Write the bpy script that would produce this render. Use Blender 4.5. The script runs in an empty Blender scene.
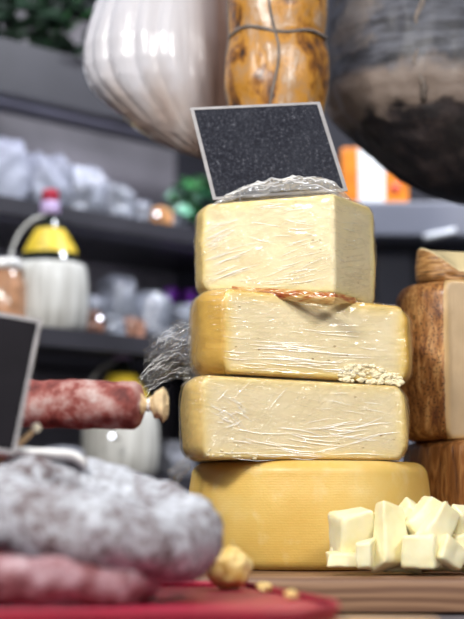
import bpy, bmesh, math, random
from mathutils import Vector, noise, Matrix
PI = math.pi
random.seed(7)
C = bpy.context.scene.collection
S = bpy.context.scene

# ------------------------------------------------------------ camera
FPX = 1461.0
CAMZ = 0.086
TH = math.atan((500 - 309.5) / FPX)
cam_d = bpy.data.cameras.new('camera')
cam = bpy.data.objects.new('camera', cam_d); C.objects.link(cam)
cam.location = (0, 0, CAMZ)
cam.rotation_euler = (PI / 2 + TH, 0, 0)
cam_d.sensor_fit = 'VERTICAL'; cam_d.sensor_height = 36; cam_d.sensor_width = 27
cam_d.lens = FPX * 36 / 619.0
cam_d.dof.use_dof = True
cam_d.dof.focus_distance = 1.80
cam_d.dof.aperture_fstop = 2.7
cam_d.clip_start = 0.05
S.camera = cam

def W(px, py, Y):
    """point of the place that lies Y metres in front of the camera and shows at px, py"""
    a = (px - 232) / FPX; b = (309.5 - py) / FPX
    d = Y / (math.cos(TH) - b * math.sin(TH))
    return Vector((d * a, Y, CAMZ + d * (math.sin(TH) + b * math.cos(TH))))

# ------------------------------------------------------------ materials
class NT:
    def __init__(s, name):
        s.m = bpy.data.materials.new(name); s.m.use_nodes = True
        s.t = s.m.node_tree; s.n = s.t.nodes
        s.b = s.n['Principled BSDF']; s.out = s.n['Material Output']
        s.tc = s.n.new('ShaderNodeTexCoord')
    def link(s, a, b): s.t.links.new(a, b)
    def mapping(s, scale=(1, 1, 1), rot=(0, 0, 0)):
        src = s.tc.outputs['Object']
        if any(rot):
            q = s.n.new('ShaderNodeMapping'); q.inputs['Rotation'].default_value = rot; s.link(src, q.inputs['Vector']); src = q.outputs[0]
        k = s.n.new('ShaderNodeMapping'); k.inputs['Scale'].default_value = scale
        s.link(src, k.inputs['Vector']); return k.outputs[0]
    def noise(s, sc, det=4, rough=.55, vec=None, dist=0):
        k = s.n.new('ShaderNodeTexNoise'); k.inputs['Scale'].default_value = sc
        k.inputs['Detail'].default_value = det; k.inputs['Roughness'].default_value = rough
        k.inputs['Distortion'].default_value = dist
        s.link(vec if vec is not None else s.tc.outputs['Object'], k.inputs['Vector']); return k.outputs['Fac']
    def voro(s, sc, vec=None, feat='F1'):
        k = s.n.new('ShaderNodeTexVoronoi'); k.inputs['Scale'].default_value = sc; k.feature = feat
        s.link(vec if vec is not None else s.tc.outputs['Object'], k.inputs['Vector']); return k.outputs['Distance']
    def ramp(s, fac, stops):
        k = s.n.new('ShaderNodeValToRGB'); e = k.color_ramp.elements
        while len(e) < len(stops): e.new(.5)
        for el, (p, c) in zip(e, stops):
            el.position = p; el.color = (c, c, c, 1) if not hasattr(c, '__len__') else (*c, 1)
        s.link(fac, k.inputs[0]); return k.outputs[0]
    def mix(s, f, a, b, mode='MIX'):
        k = s.n.new('ShaderNodeMix'); k.data_type = 'RGBA'; k.blend_type = mode
        for v, i in ((f, 0), (a, 6), (b, 7)):
            if isinstance(v, (int, float)): k.inputs[i].default_value = v if i == 0 else (v, v, v, 1)
            elif isinstance(v, tuple): k.inputs[i].default_value = (*v, 1)
            else: s.link(v, k.inputs[i])
        return k.outputs[2]
    def math(s, op, a, b=0.0, clamp=False):
        k = s.n.new('ShaderNodeMath'); k.operation = op; k.use_clamp = clamp
        for v, i in ((a, 0), (b, 1)):
            if isinstance(v, (int, float)): k.inputs[i].default_value = v
            else: s.link(v, k.inputs[i])
        return k.outputs[0]
    def attr(s, name):
        k = s.n.new('ShaderNodeAttribute'); k.attribute_name = name; return k.outputs['Fac']
    def sep(s):
        k = s.n.new('ShaderNodeSeparateXYZ'); s.link(s.tc.outputs['Object'], k.inputs[0]); return k.outputs
    def bump(s, h, dist=.001, st=1.0, prev=None):
        k = s.n.new('ShaderNodeBump'); k.inputs['Distance'].default_value = dist; k.inputs['Strength'].default_value = st
        s.link(h, k.inputs['Height'])
        if prev: s.link(prev, k.inputs['Normal'])
        return k.outputs[0]
    def fin(s, col, rough=.5, nrm=None, **kw):
        if isinstance(col, tuple): s.b.inputs['Base Color'].default_value = (*col, 1)
        else: s.link(col, s.b.inputs['Base Color'])
        if isinstance(rough, (int, float)): s.b.inputs['Roughness'].default_value = rough
        else: s.link(rough, s.b.inputs['Roughness'])
        if nrm: s.link(nrm, s.b.inputs['Normal'])
        for k, v in kw.items(): s.b.inputs[k.replace('_', ' ')].default_value = v
        return s.m

def simple(name, c, rough=.5, sc=20, var=.15, bump=.0, **kw):
    t = NT(name); f = t.noise(sc)
    col = t.ramp(f, [(.3, tuple(x * (1 - var) for x in c)), (.7, tuple(min(1, x * (1 + var)) for x in c))])
    n = t.bump(f, bump) if bump else None
    return t.fin(col, rough, n, **kw)

def cut_cheese(name, paste, dark, rimc, rindc, holes=1.0, seed=0, rimw=.012):
    """paste with fine eyes, warm zone under the rind, rind colour where attribute edge is 0"""
    t = NT(name)
    e = t.attr('edge')
    wob = t.math('MULTIPLY', t.math('SUBTRACT', t.noise(60, 3), .5), .006)
    e2 = t.math('ADD', e, wob)
    k = t.math('MULTIPLY', e2, 1 / rimw / 2)
    base = t.mix(t.ramp(t.noise(22, 5), [(.35, 0.), (.7, 1.)]), paste, dark)
    # faint knife marks running across the cut
    kn = t.noise(1, 3, .6, t.mapping((6, 6, 330)))
    base = t.mix(t.ramp(kn, [(.45, 0.), (.75, .25)]), base, tuple(x * .9 for x in paste))
    v = t.voro(55 + seed, t.mapping((1, 1, 1.5)))
    msk = t.ramp(t.noise(14 + seed, 2), [(.52, 0.), (.6, 1.)])
    hole = t.math('MULTIPLY', t.ramp(v, [(.07, 1.), (.13, 0.)]), msk)
    base = t.mix(t.math('MULTIPLY', hole, .8 * holes), base, (.36, .22, .07))
    ramp = t.ramp(k, [(.03, rindc), (.16, rimc), (.5, tuple((a + b) / 2 for a, b in zip(rimc, paste))), (.9, paste)])
    fac = t.ramp(k, [(.1, 0.), (.8, 1.)])
    col = t.mix(fac, ramp, base)
    h = t.math('SUBTRACT', t.noise(90, 5), t.math('MULTIPLY', hole, 1.2))
    m = t.fin(col, .42, t.bump(h, .0012, .6))
    t.b.inputs['Subsurface Weight'].default_value = .12
    t.b.inputs['Subsurface Radius'].default_value = (1, .6, .25); t.b.inputs['Subsurface Scale'].default_value = .006
    return m

def film_mat(name, rot=(0, 0, 0), dense=1.0, stretch=(10, 10, 170), haze=.012, ior=1.45, rot2=None, lo=.50, amp=.0010):
    t = NT(name)
    rot2 = rot2 or (rot[0], rot[1] + .45, rot[2])
    h1 = t.noise(1, 2, .5, t.mapping(stretch, rot), .3)
    h2 = t.noise(1, 2, .5, t.mapping((stretch[0] * 1.8, stretch[1] * 1.8, stretch[2] * .7), rot2), .5)
    h3 = t.noise(28, 3, .55)
    r1 = t.ramp(h1, [(.49, 0.), (.54, 1.), (.59, 0.)])
    r2 = t.ramp(h2, [(.50, 0.), (.54, 1.), (.58, 0.)])
    g1 = t.ramp(t.noise(19, 2), [(lo, 0.), (lo + .1, 1.)]); g2 = t.ramp(t.noise(23, 2, .5, t.mapping((1.3, 1, 1.1), (1, 1, 1))), [(lo + .02, 0.), (lo + .12, 1.)])
    hh = t.math('ADD', t.math('MULTIPLY', r1, g1), t.math('MULTIPLY', r2, g2))
    nrm = t.bump(hh, amp, 1.0, t.bump(h3, .004 * dense, .6))
    g = t.n.new('ShaderNodeBsdfGlossy'); g.inputs['Roughness'].default_value = .16
    g.inputs['Color'].default_value = (1, 1, 1, 1); t.link(nrm, g.inputs['Normal'])
    d = t.n.new('ShaderNodeBsdfDiffuse'); d.inputs['Color'].default_value = (.9, .9, .9, 1)
    tr = t.n.new('ShaderNodeBsdfTransparent'); tr.inputs['Color'].default_value = (.995, .995, .99, 1)
    fr = t.n.new('ShaderNodeFresnel'); fr.inputs['IOR'].default_value = ior; t.link(nrm, fr.inputs['Normal'])
    a = t.n.new('ShaderNodeMixShader'); a.inputs[0].default_value = haze; t.link(tr.outputs[0], a.inputs[1]); t.link(d.outputs[0], a.inputs[2])
    b = t.n.new('ShaderNodeMixShader')
    # stretched film doubles up along its creases, so they reflect more
    f = t.math('MINIMUM', t.math('ADD', t.math('MULTIPLY', fr.outputs[0], .75), t.math('MULTIPLY', hh, .08)), .30)
    t.link(f, b.inputs[0]); t.link(a.outputs[0], b.inputs[1]); t.link(g.outputs[0], b.inputs[2])
    t.link(b.outputs[0], t.out.inputs['Surface'])
    t.n.remove(t.b)
    return t.m

# ------------------------------------------------------------ object helpers
def tag(o, label, cat, group=None, kind=None):
    o['label'] = label; o['category'] = cat
    if group: o['group'] = group
    if kind: o['kind'] = kind
    return o
def thing(name, loc, label, cat, group=None):
    o = bpy.data.objects.new(name, None); C.objects.link(o); o.location = loc; o.empty_display_size = .02
    return tag(o, label, cat, group)
def obj(name, bm, mat, parent=None, loc=(0, 0, 0), rot=(0, 0, 0), smooth=True, sub=0, flip=True):
    if flip: bmesh.ops.recalc_face_normals(bm, faces=bm.faces)
    me = bpy.data.meshes.new(name); bm.to_mesh(me); bm.free()
    if smooth:
        for p in me.polygons: p.use_smooth = True
    if mat: me.materials.append(mat)
    o = bpy.data.objects.new(name, me); C.objects.link(o)
    o.location = loc; o.rotation_euler = rot
    if parent: o.parent = parent
    if sub:
        m = o.modifiers.new('s', 'SUBSURF'); m.levels = sub; m.render_levels = sub
    return o
def sharp(o, ang=35):
    me = o.data
    me.shade_smooth() if hasattr(me, 'shade_smooth') else None
    try: me.set_sharp_from_angle(angle=math.radians(ang))
    except Exception: pass
    return o
def box(bm, c, s, M=None, bev=0, seg=2):
    r = bmesh.ops.create_cube(bm, size=1)
    vs = r['verts']
    for v in vs:
        v.co = Vector((v.co.x * s[0], v.co.y * s[1], v.co.z * s[2]))
    if bev:
        es = list({e for v in vs for e in v.link_edges})
        rr = bmesh.ops.bevel(bm, geom=es, offset=bev, segments=seg, affect='EDGES', profile=.6)
        vs = list({v for f in rr['faces'] for v in f.verts} | {v for v in vs if v.is_valid})
    for v in vs:
        if M is not None: v.co = M @ v.co
        v.co += Vector(c)
    return vs
def loft(bm, rings, cap0=True, cap1=True, closed=True):
    R = [[bm.verts.new(p) for p in ring] for ring in rings]
    n = len(R[0])
    for a, b in zip(R, R[1:]):
        for i in range(n if closed else n - 1):
            j = (i + 1) % n
            bm.faces.new((a[i], a[j], b[j], b[i]))
    if cap0: bm.faces.new(R[0][::-1])
    if cap1: bm.faces.new(R[-1])
    return R
def lathe(bm, prof, n=48, mod=None, c=(0, 0, 0)):
    rings = []
    for r, z in prof:
        ring = []
        for i in range(n):
            a = 2 * PI * i / n
            rr = r * (mod(a, z) if mod else 1)
            ring.append(Vector(c) + Vector((rr * math.cos(a), rr * math.sin(a), z)))
        rings.append(ring)
    return loft(bm, rings)
def tube(bm, pts, rad, n=12, lump=None):
    pts = [Vector(p) for p in pts]
    rings = []; up = Vector((0, 0, 1))
    for i, p in enumerate(pts):
        t = (pts[min(i + 1, len(pts) - 1)] - pts[max(i - 1, 0)]).normalized()
        if abs(t.dot(up)) > .95: ref = Vector((0, 1, 0))
        else: ref = up
        x = t.cross(ref).normalized(); y = x.cross(t).normalized()
        r = rad(i / (len(pts) - 1)) if callable(rad) else rad
        ring = []
        for k in range(n):
            a = 2 * PI * k / n
            q = p + (x * math.cos(a) + y * math.sin(a)) * r
            if lump: q += (q - p).normalized() * lump(q)
            ring.append(q)
        rings.append(ring)
    loft(bm, rings)
def nz(p, s, seed=0): return noise.noise(Vector((p[0] * s + seed * 7.3, p[1] * s - seed * 3.1, p[2] * s + seed)))
def fbm(p, s, seed=0, o=4): return sum(nz(p, s * 2 ** k, seed + k) / 2 ** k for k in range(o))
def ridge(p, s, seed=0, o=3): return sum((1 - 2 * abs(nz(p, s * 2 ** k, seed + k))) / 2 ** k for k in range(o))

def outline(ctrl, step=.0028):
    """ctrl: (x, y, kind to next) kind 'c' straight cut edge, 'r' smooth rind; returns points, inward normals, rind weight, distance to rind"""
    n = len(ctrl); pts = []; kinds = []
    P = [Vector((c[0], c[1])) for c in ctrl]
    for i in range(n):
        a, b = P[i], P[(i + 1) % n]
        m = max(3, int((b - a).length / step))
        p0 = P[i - 1] if ctrl[i - 1][2] == 'r' else a + (a - b) * .3
        p3 = P[(i + 2) % n] if ctrl[(i + 1) % n][2] == 'r' else b + (b - a) * .3
        for k in range(m):
            t = k / m
            if ctrl[i][2] == 'c': q = a.lerp(b, t)
            else: q = .5 * ((2 * a) + (b - p0) * t + (2 * p0 - 5 * a + 4 * b - p3) * t * t + (3 * a - p0 - 3 * b + p3) * t ** 3)
            pts.append(q); kinds.append(1 if ctrl[i][2] == 'r' else 0)
    # round corners lightly
    for _ in range(3):
        pts = [(pts[i - 1] + 2 * pts[i] + pts[(i + 1) % len(pts)]) / 4 for i in range(len(pts))]
    N = len(pts)
    area = sum(pts[i].x * pts[(i + 1) % N].y - pts[(i + 1) % N].x * pts[i].y for i in range(N))
    sg = 1 if area > 0 else -1
    nor = []
    for i in range(N):
        t = (pts[(i + 1) % N] - pts[i - 1]).normalized(); nor.append(Vector((-t.y, t.x)) * sg)
    rp = [p for p, k in zip(pts, kinds) if k]
    dist = [0 if k else (min((p - q).length for q in rp) if rp else 1) for p, k in zip(pts, kinds)]
    w = [max(.12, 1 - d / .012) for d in dist]
    return pts, nor, w, dist

def cheese_mesh(name, ctrl, z0, z1, r, mat, parent, infl=0, seed=0, bulge=.003, film=0, base=(0, 0), caps=True):
    pts, nor, w, dist = outline(ctrl)
    N = len(pts); cx = sum(p.x for p in pts) / N; cy = sum(p.y for p in pts) / N
    bm = bmesh.new(); lay = bm.verts.layers.float.new('edge')
    ts = []
    K = 44
    for i in range(K + 1):
        t = i / K; ts.append(.5 - .5 * math.cos(PI * t) * (1 - .35 * (1 - abs(2 * t - 1)) ** 2))
    ts = sorted(ts)
    rings = []
    for t in ts:
        ring = []
        for p, nn, ww, dd in zip(pts, nor, w, dist):
            a, b = z0(p.x) - infl, z1(p.x) + infl
            H = b - a; s = min(t, 1 - t) * H
            rr = r * ww + .0025
            ins = rr - math.sqrt(max(0, rr * rr - (rr - s) ** 2)) if s < rr else 0
            ins -= bulge * ww * math.sin(PI * t)
            q3 = Vector((p.x, p.y, a + H * t))
            ins += .0012 * fbm(q3, 25, seed) * (.4 + ww)
            if film:
                ins -= film * (ridge(Vector((q3.x, q3.y, q3.z * 3)), 40, seed + 3) - .3)
            ins -= infl
            v = bm.verts.new((p.x + nn.x * ins - base[0], p.y + nn.y * ins - base[1], q3.z + (.0012 * nz(q3, 30, seed + 5) * (1 - abs(2 * t - 1)))))
            v[lay] = 0 if dd == 0 else min(dd, s + .0)
            ring.append(v)
        rings.append(ring)
    for a, b in zip(rings, rings[1:]):
        for i in range(N):
            j = (i + 1) % N; bm.faces.new((a[i], a[j], b[j], b[i]))
    for ring, zf in ((rings[0], 0), (rings[-1], 1)):
        prev = ring
        for k in range(1, 12):
            s = 1 - k / 12
            cur = []
            for v in ring:
                x = (cx - base[0]) * (1 - s) + v.co.x * s; y = (cy - base[1]) * (1 - s) + v.co.y * s
                z = v.co.z if False else (z1(x + base[0]) + infl if zf else z0(x + base[0]) - infl)
                z = z * min(1, k / 1.5) + v.co.z * (1 - min(1, k / 1.5))
                if film and zf: z += film * ridge(Vector((x, y, 0)), 40, seed) * .6
                u = bm.verts.new((x, y, z)); u[lay] = 0; cur.append(u)
            for i in range(N):
                j = (i + 1) % N; bm.faces.new((prev[i], prev[j], cur[j], cur[i]))
            prev = cur
        bm.faces.new(prev)
    return obj(name, bm, mat, parent)

# ------------------------------------------------------------ cheese materials
m_c1 = cut_cheese('cheese_paste_top', (.82, .71, .46), (.79, .67, .40), (.80, .66, .30), (.74, .56, .22), .55, 0)
m_c2 = cut_cheese('cheese_paste_middle', (.80, .69, .45), (.76, .64, .38), (.78, .58, .18), (.62, .38, .07), .9, 4, .016)
m_c3 = cut_cheese('cheese_paste_lower', (.80, .69, .45), (.76, .64, .39), (.80, .64, .28), (.66, .47, .16), .8, 9, .014)
film1 = film_mat('cling_film_fine', (0, .38, 0), 1.0, (12, 12, 210), rot2=(0, -.25, 0), lo=.47)
film2 = film_mat('cling_film_taut', (0, .03, 0), .8, (7, 7, 210), rot2=(0, -.08, 0), lo=.47)
film3 = film_mat('cling_film_creased', (0, -.22, 0), 1.5, (14, 14, 190), rot2=(0, .9, 0), lo=.43)
film4 = film_mat('cling_film_bunched', (0, .75, 0), 2.2, (34, 34, 170), .02, 1.6, rot2=(0, .2, 0), lo=.36, amp=.0013)

film6 = film_mat('cling_film_heaped', (0, .3, 0), 2.2, (34, 34, 170), .16, 1.7, rot2=(0, -.2, 0), lo=.34, amp=.0013)  # white haze stands in for reflections missing from this film
film7 = film_mat('cling_film_tail', (0, .75, 0), 2.4, (34, 34, 170), .012, 1.5, rot2=(0, .2, 0), lo=.34, amp=.0013)

L = lambda x0, a, x1, b: (lambda x: a + (b - a) * max(0, min(1, (x - x0) / (x1 - x0))))

# --- bottom wheel
t = NT('waxed_yellow_rind')
wv = t.n.new('ShaderNodeTexWave'); wv.wave_type = 'BANDS'; wv.bands_direction = 'Z'; wv.inputs['Scale'].default_value = 100; wv.inputs['Distortion'].default_value = 1.5
t.link(t.mapping((1, 1, 1)), wv.inputs['Vector'])
pa = t.noise(9, 4)
col = t.ramp(pa, [(.3, (.66, .41, .085)), (.55, (.74, .50, .135)), (.8, (.78, .60, .25))])
col = t.mix(t.ramp(t.noise(34, 4), [(.55, 0.), (.8, .5)]), col, (.80, .67, .38))
vv = t.voro(330)
hh = t.math('ADD', t.math('MULTIPLY', wv.outputs['Fac'], .5), t.math('MULTIPLY', vv, 1.0))
m_c4 = t.fin(col, .42, t.bump(hh, .0005, .2, t.bump(t.noise(60), .001, .4)))
t.b.inputs['Subsurface Weight'].default_value = .08; t.b.inputs['Subsurface Scale'].default_value = .005
H4 = .134
wc = (.1025, 1.952)
R4 = .1615
prof = []
for i in range(10):
    a = PI / 2 * i / 9; prof.append((R4 - .014 + .014 * math.sin(a) - .002, .014 - .014 * math.cos(a)))
for i in range(1, 16):
    u = i / 16; prof.append((R4 - .002 + .004 * math.sin(PI * u) - .003 * u, .014 + (H4 - .032) * u))
for i in range(10):
    a = PI / 2 * i / 9; prof.append((R4 - .023 + .018 * math.cos(a), H4 - .018 + .018 * math.sin(a)))
prof = [(R4 * k, 0) for k in (.2, .6)] + prof + [(R4 * k, H4) for k in (.7, .4, .1)]
bm = bmesh.new(); lathe(bm, prof, 200, lambda a, z: 1 + .006 * nz((math.cos(a), math.sin(a), z * 4), 1.5) + .004 * nz((math.cos(a), math.sin(a), z * 8), 5))
wheel = obj('whole_cheese', bm, m_c4, None, (wc[0], wc[1], .0005))
tag(wheel, 'whole yellow cheese wheel with smooth waxy rind, unwrapped, at the bottom of the stack', 'cheese')

# --- third, second, top cheeses
def zl(px, py, Y): return W(px, py, Y).z
b3 = L(-.06, H4 + .002, .22, H4 + .002); t3 = L(-.06, .240, .22, .229)
c3 = [(-.036, 1.795, 'c'), (.218, 1.845, 'r'), (.222, 1.91, 'r'), (.19, 2.02, 'r'), (.09, 2.085, 'r'), (-.01, 2.05, 'r'), (-.056, 1.955, 'r'), (-.062, 1.86, 'r'), (-.052, 1.81, 'r')]
r3 = thing('wrapped_cheese', (.08, 1.9, H4 + .002), 'thick film-wrapped pale cheese slab lying directly on the yellow wheel', 'cheese', 'film-wrapped cheeses in the stack')
cheese_mesh('cheese_body', c3, lambda x: b3(x) - H4 - .002, lambda x: t3(x) - H4 - .002, .016, m_c3, r3, seed=3, base=(.08, 1.9))
cheese_mesh('cling_film', c3, lambda x: b3(x) - H4 - .002, lambda x: t3(x) - H4 - .002, .017, film3, r3, .0013, seed=13, film=.0013, base=(.08, 1.9))

b2 = lambda x: t3(x) + .0035; t2 = L(-.05, .351, .225, .331)
c2 = [(-.010, 1.80, 'c'), (.222, 1.850, 'r'), (.229, 1.90, 'r'), (.20, 2.0, 'r'), (.10, 2.065, 'r'), (0.0, 2.04, 'r'), (-.045, 1.96, 'r'), (-.051, 1.885, 'r'), (-.038, 1.825, 'r')]
B2 = .235
r2 = thing('wrapped_cheese', (.09, 1.9, B2), 'film-wrapped cheese slab with ochre left rind and crumbs at lower right corner, second from top', 'cheese', 'film-wrapped cheeses in the stack')
cheese_mesh('cheese_body', c2, lambda x: b2(x) - B2, lambda x: t2(x) - B2, .016, m_c2, r2, seed=5, base=(.09, 1.9))
cheese_mesh('cling_film', c2, lambda x: b2(x) - B2, lambda x: t2(x) - B2, .017, film2, r2, .0013, seed=15, film=.0011, base=(.09, 1.9))

b1 = lambda x: t2(x) + .003; t1 = L(-.04, .4665, .18, .468)
c1 = [(.128, 1.80, 'c'), (.186, 1.895, 'r'), (.165, 1.985, 'r'), (.06, 2.03, 'r'), (-.03, 1.98, 'r'), (-.046, 1.90, 'r'), (-.037, 1.863, 'c')]
B1 = .343
r1 = thing('wrapped_cheese', (.07, 1.9, B1), 'film-wrapped pale cheese wedge, corner to the front, topmost of the stack under the sign', 'cheese', 'film-wrapped cheeses in the stack')
cheese_mesh('cheese_body', c1, lambda x: b1(x) - B1, lambda x: t1(x) - B1, .010, m_c1, r1, seed=8, base=(.07, 1.9), bulge=.002)
cheese_mesh('cling_film', c1, lambda x: b1(x) - B1, lambda x: t1(x) - B1, .011, film1, r1, .0012, seed=18, film=.0011, base=(.07, 1.9), bulge=.002)

def sheet(name, fn, nu, nv, mat, parent, org, thick=0):
    bm = bmesh.new()
    G = [[bm.verts.new(fn(i / nu, j / nv) - Vector(org)) for j in range(nv + 1)] for i in range(nu + 1)]
    for i in range(nu):
        for j in range(nv): bm.faces.new((G[i][j], G[i + 1][j], G[i + 1][j + 1], G[i][j + 1]))
    return obj(name, bm, mat, parent, flip=False)

# bunched film on top of the top cheese, in front of the sign
def topfilm(u, v):
    a = W(213, 196, 1.858); b = W(334, 190, 1.806); c = W(352, 190, 1.85)
    if u < .88: p = a.lerp(b, u / .88)
    else: p = b.lerp(c, (u - .88) / .12)
    p = p + Vector((.006, .05, 0)) * v + Vector((0, -.003, 0)) * (1 - v)
    e = math.sin(PI * min(1, max(0, u))) ** .6
    h = (.024 + .010 * u) * e * math.sin(PI * min(1, v * .9 + .08)) ** .7
    p.z = .4665 + h + (.004 * ridge(Vector((u * 3, v * 1.4, 0)), 2.2, 4) - .001) * e
    p.y += .003 * nz((u * 8, v * 8, 0), 1, 5)
    if v < .08: p.z -= .005 * (1 - v / .08)
    return p
sheet('film_fold', topfilm, 90, 36, film6, r1, (.07, 1.9, B1))
# film tail sticking out left of the second cheese
for k in range(3):
    def tail(u, v, k=k):
        a0 = W(193, 316 + 3 * k, 1.86); a1 = W(193, 384 - 2 * k, 1.86)
        c0 = W(148 + 4 * k, 340 + 5 * k, 1.84 + .008 * k); c1_ = W(134 + 6 * k, 402 - 6 * k, 1.83 + .006 * k)
        top = a0.lerp(c0, u) + Vector((0, 0, .006 * math.sin(PI * u))); bot = a1.lerp(c1_, u) + Vector((0, 0, .014 * math.sin(PI * u)))
        p = top.lerp(bot, v)
        amp = .004 + .007 * u
        q = Vector((u * 1.3, v * 3.2, k * 1.7))
        p += Vector((.4 * nz(q, 2.3, 9), ridge(q, 1.7, 2 + k) - .4, .5 * nz(q, 3.1, 6))) * amp * min(1, u * 6 + .2)
        p += Vector((nz(q, 9, 1), nz(q, 8, 2), nz(q, 9, 3))) * .0025 * u
        return p
    sheet('film_tail', tail, 60, 50, film7, r2, (.09, 1.9, B2))
for k in range(2):
    def tail3(u, v, k=k):
        a0 = W(188, 454, 1.85); a1 = W(191, 468, 1.85)
        c0 = W(166 + 4 * k, 470, 1.84); c1_ = W(172 + 5 * k, 486, 1.83)
        p = a0.lerp(c0, u).lerp(a1.lerp(c1_, u), v)
        q = Vector((u * 1.3, v * 3, k * 2.7))
        return p + Vector((0, ridge(q, 1.6, 2 + k) - .4, .5 * nz(q, 3, 6))) * .005 * (u + .15)
    sheet('film_tail', tail3, 30, 24, film4, r3, (.08, 1.9, H4 + .002))

# film creases as white ribbons, their highlights put into colour and tilt
t = NT('white_crease_highlight')
tr = t.n.new('ShaderNodeBsdfTransparent'); mx = t.n.new('ShaderNodeMixShader')
t.fin((.97, .97, .97), .24, None, Coat_Weight=.6, Specular_IOR_Level=1.0)
mx.inputs[0].default_value = .7; t.link(tr.outputs[0], mx.inputs[1]); t.link(t.b.outputs[0], mx.inputs[2]); t.link(mx.outputs[0], t.out.inputs['Surface'])
m_crease_highlight = t.m
def onface(px, py, A, B):
    """point on the upright face through plan points A and B"""
    k = W(px, py, 1.0).x
    for _ in range(3):
        Y = 1.85 if _ == 0 else Y
        k = W(px, py, Y).x / Y
        dx, dy = B[0] - A[0], B[1] - A[1]
        u = (k * A[1] - A[0]) / (dx - k * dy); Y = A[1] + u * dy
    return W(px, py, Y)
def ribbon(bm, ps, rad, nrm):
    # narrow white highlight strip along a crease, turned to face nrm
    rows_ = []
    for i, p in enumerate(ps):
        t_ = (ps[min(i + 1, len(ps) - 1)] - ps[max(i - 1, 0)]).normalized()
        sd = t_.cross(nrm).normalized(); w_ = rad(i / (len(ps) - 1))
        rows_.append([bm.verts.new(p + sd * w_), bm.verts.new(p + nrm * w_ * .25), bm.verts.new(p - sd * w_)])
    for a_, b_ in zip(rows_, rows_[1:]):
        for q in range(2): bm.faces.new((a_[q], a_[q + 1], b_[q + 1], b_[q]))
def creases(parent, org, A, B, fields, seed, lift=.0021):
    rnd = random.Random(seed); bm = bmesh.new()
    for (x0, x1, y0, y1, n, l0, l1, slope, ds, w) in fields:
        for _ in range(n):
            x = rnd.uniform(x0, x1); y = rnd.uniform(y0, y1); l = rnd.uniform(l0, l1); sl = slope + rnd.uniform(-ds, ds); cv = rnd.uniform(-.06, .06) * l
            ps = []
            for k in range(13):
                u = k / 12; q = onface(x + l * u, y + sl * l * u + cv * math.sin(PI * u) + .5 * nz((u * 4, x, y), 1), A, B)
                ps.append(q + Vector((0, -lift, 0)) - Vector(org))
            ww = w * rnd.uniform(.55, 1.25)
            nr = Vector((-.24 + rnd.uniform(-.12, .12), -.93, .26 + rnd.uniform(-.12, .12))).normalized()
            ribbon(bm, ps, lambda u: 1.25 * ww * (.12 + math.sin(PI * u) ** .7 * (.7 + .5 * nz((u * 9, x, y), 1))), nr)
    o = obj('film_crease_highlights', bm, m_crease_highlight, parent); o['kind'] = 'stuff'; return o
creases(r1, (.07, 1.9, B1), (-.037, 1.863), (.128, 1.80), [
    (201, 212, 228, 250, 7, 6, 16, -.45, .12, .00028), (200, 206, 232, 262, 16, 12, 42, -.48, .10, .00036), (203, 222, 255, 284, 14, 18, 55, -.36, .08, .00036),
    (240, 300, 216, 240, 9, 12, 34, .12, .15, .00028), (262, 300, 240, 284, 13, 16, 34, -.38, .16, .00032), (245, 290, 205, 214, 6, 14, 36, -.1, .06, .00028),
    (225, 290, 272, 288, 8, 20, 42, -.12, .1, .00034)], 3)
creases(r1, (.07, 1.9, B1), (.128, 1.80), (.186, 1.895), [(337, 352, 215, 285, 12, 8, 20, .35, .2, .0003)], 4, .002)
creases(r2, (.09, 1.9, B2), (-.010, 1.80), (.222, 1.850), [
    (222, 330, 326, 372, 24, 14, 60, .07, .03, .00034), (225, 300, 340, 366, 12, 25, 75, .06, .02, .0005), (300, 372, 345, 376, 8, 14, 34, .05, .05, .0003), (222, 345, 298, 325, 8, 8, 40, .09, .04, .00022)], 5)
creases(r3, (.08, 1.9, H4 + .002), (-.036, 1.795), (.218, 1.845), [
    (206, 240, 392, 415, 16, 6, 26, .75, .5, .0003), (215, 270, 395, 430, 16, 5, 22, -.3, .9, .0003), (220, 330, 425, 452, 16, 20, 62, .14, .07, .00042),
    (300, 350, 425, 456, 12, 25, 56, -.20, .06, .0004), (212, 330, 450, 459, 12, 20, 60, .03, .04, .0004), (290, 370, 392, 420, 7, 10, 30, .05, .12, .00025)], 6)
# highlight ribbons along the loose tail, and over the heap on top
rnd = random.Random(12); bm = bmesh.new()
for i in range(30):
    v0 = rnd.random(); v1 = min(1, max(0, v0 + rnd.uniform(-.25, .25))); k = rnd.randrange(3); u0 = rnd.uniform(0, .6); u1 = min(1, u0 + rnd.uniform(.15, .6)); ps = []
    for j in range(15):
        u = u0 + (u1 - u0) * j / 14; v = v0 + (v1 - v0) * u
        a0 = W(193, 316, 1.86); a1 = W(193, 384, 1.86); c0 = W(148, 340, 1.84); c1_ = W(134, 402, 1.83)
        p = a0.lerp(c0, u).lerp(a1.lerp(c1_, u), v) + Vector((0, 0, .01 * math.sin(PI * u)))
        p += Vector((nz((u * 9, v0 * 9, i), 1, 1) * .004, -.004 - .01 * rnd.random() * 0, nz((u * 9, v0 * 9, i), 1, 4) * .005))
        ps.append(p - Vector((.09, 1.9, B2)))
    ribbon(bm, ps, lambda u: .00027 * (.2 + math.sin(PI * u) * (.6 + .9 * nz((u * 12, i, 0), 1))), Vector((-.24 + rnd.uniform(-.1, .1), -.93, .26 + rnd.uniform(-.1, .1))).normalized())
o = obj('film_crease_highlights', bm, m_crease_highlight, r2); o['kind'] = 'stuff'
bm = bmesh.new()
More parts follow.
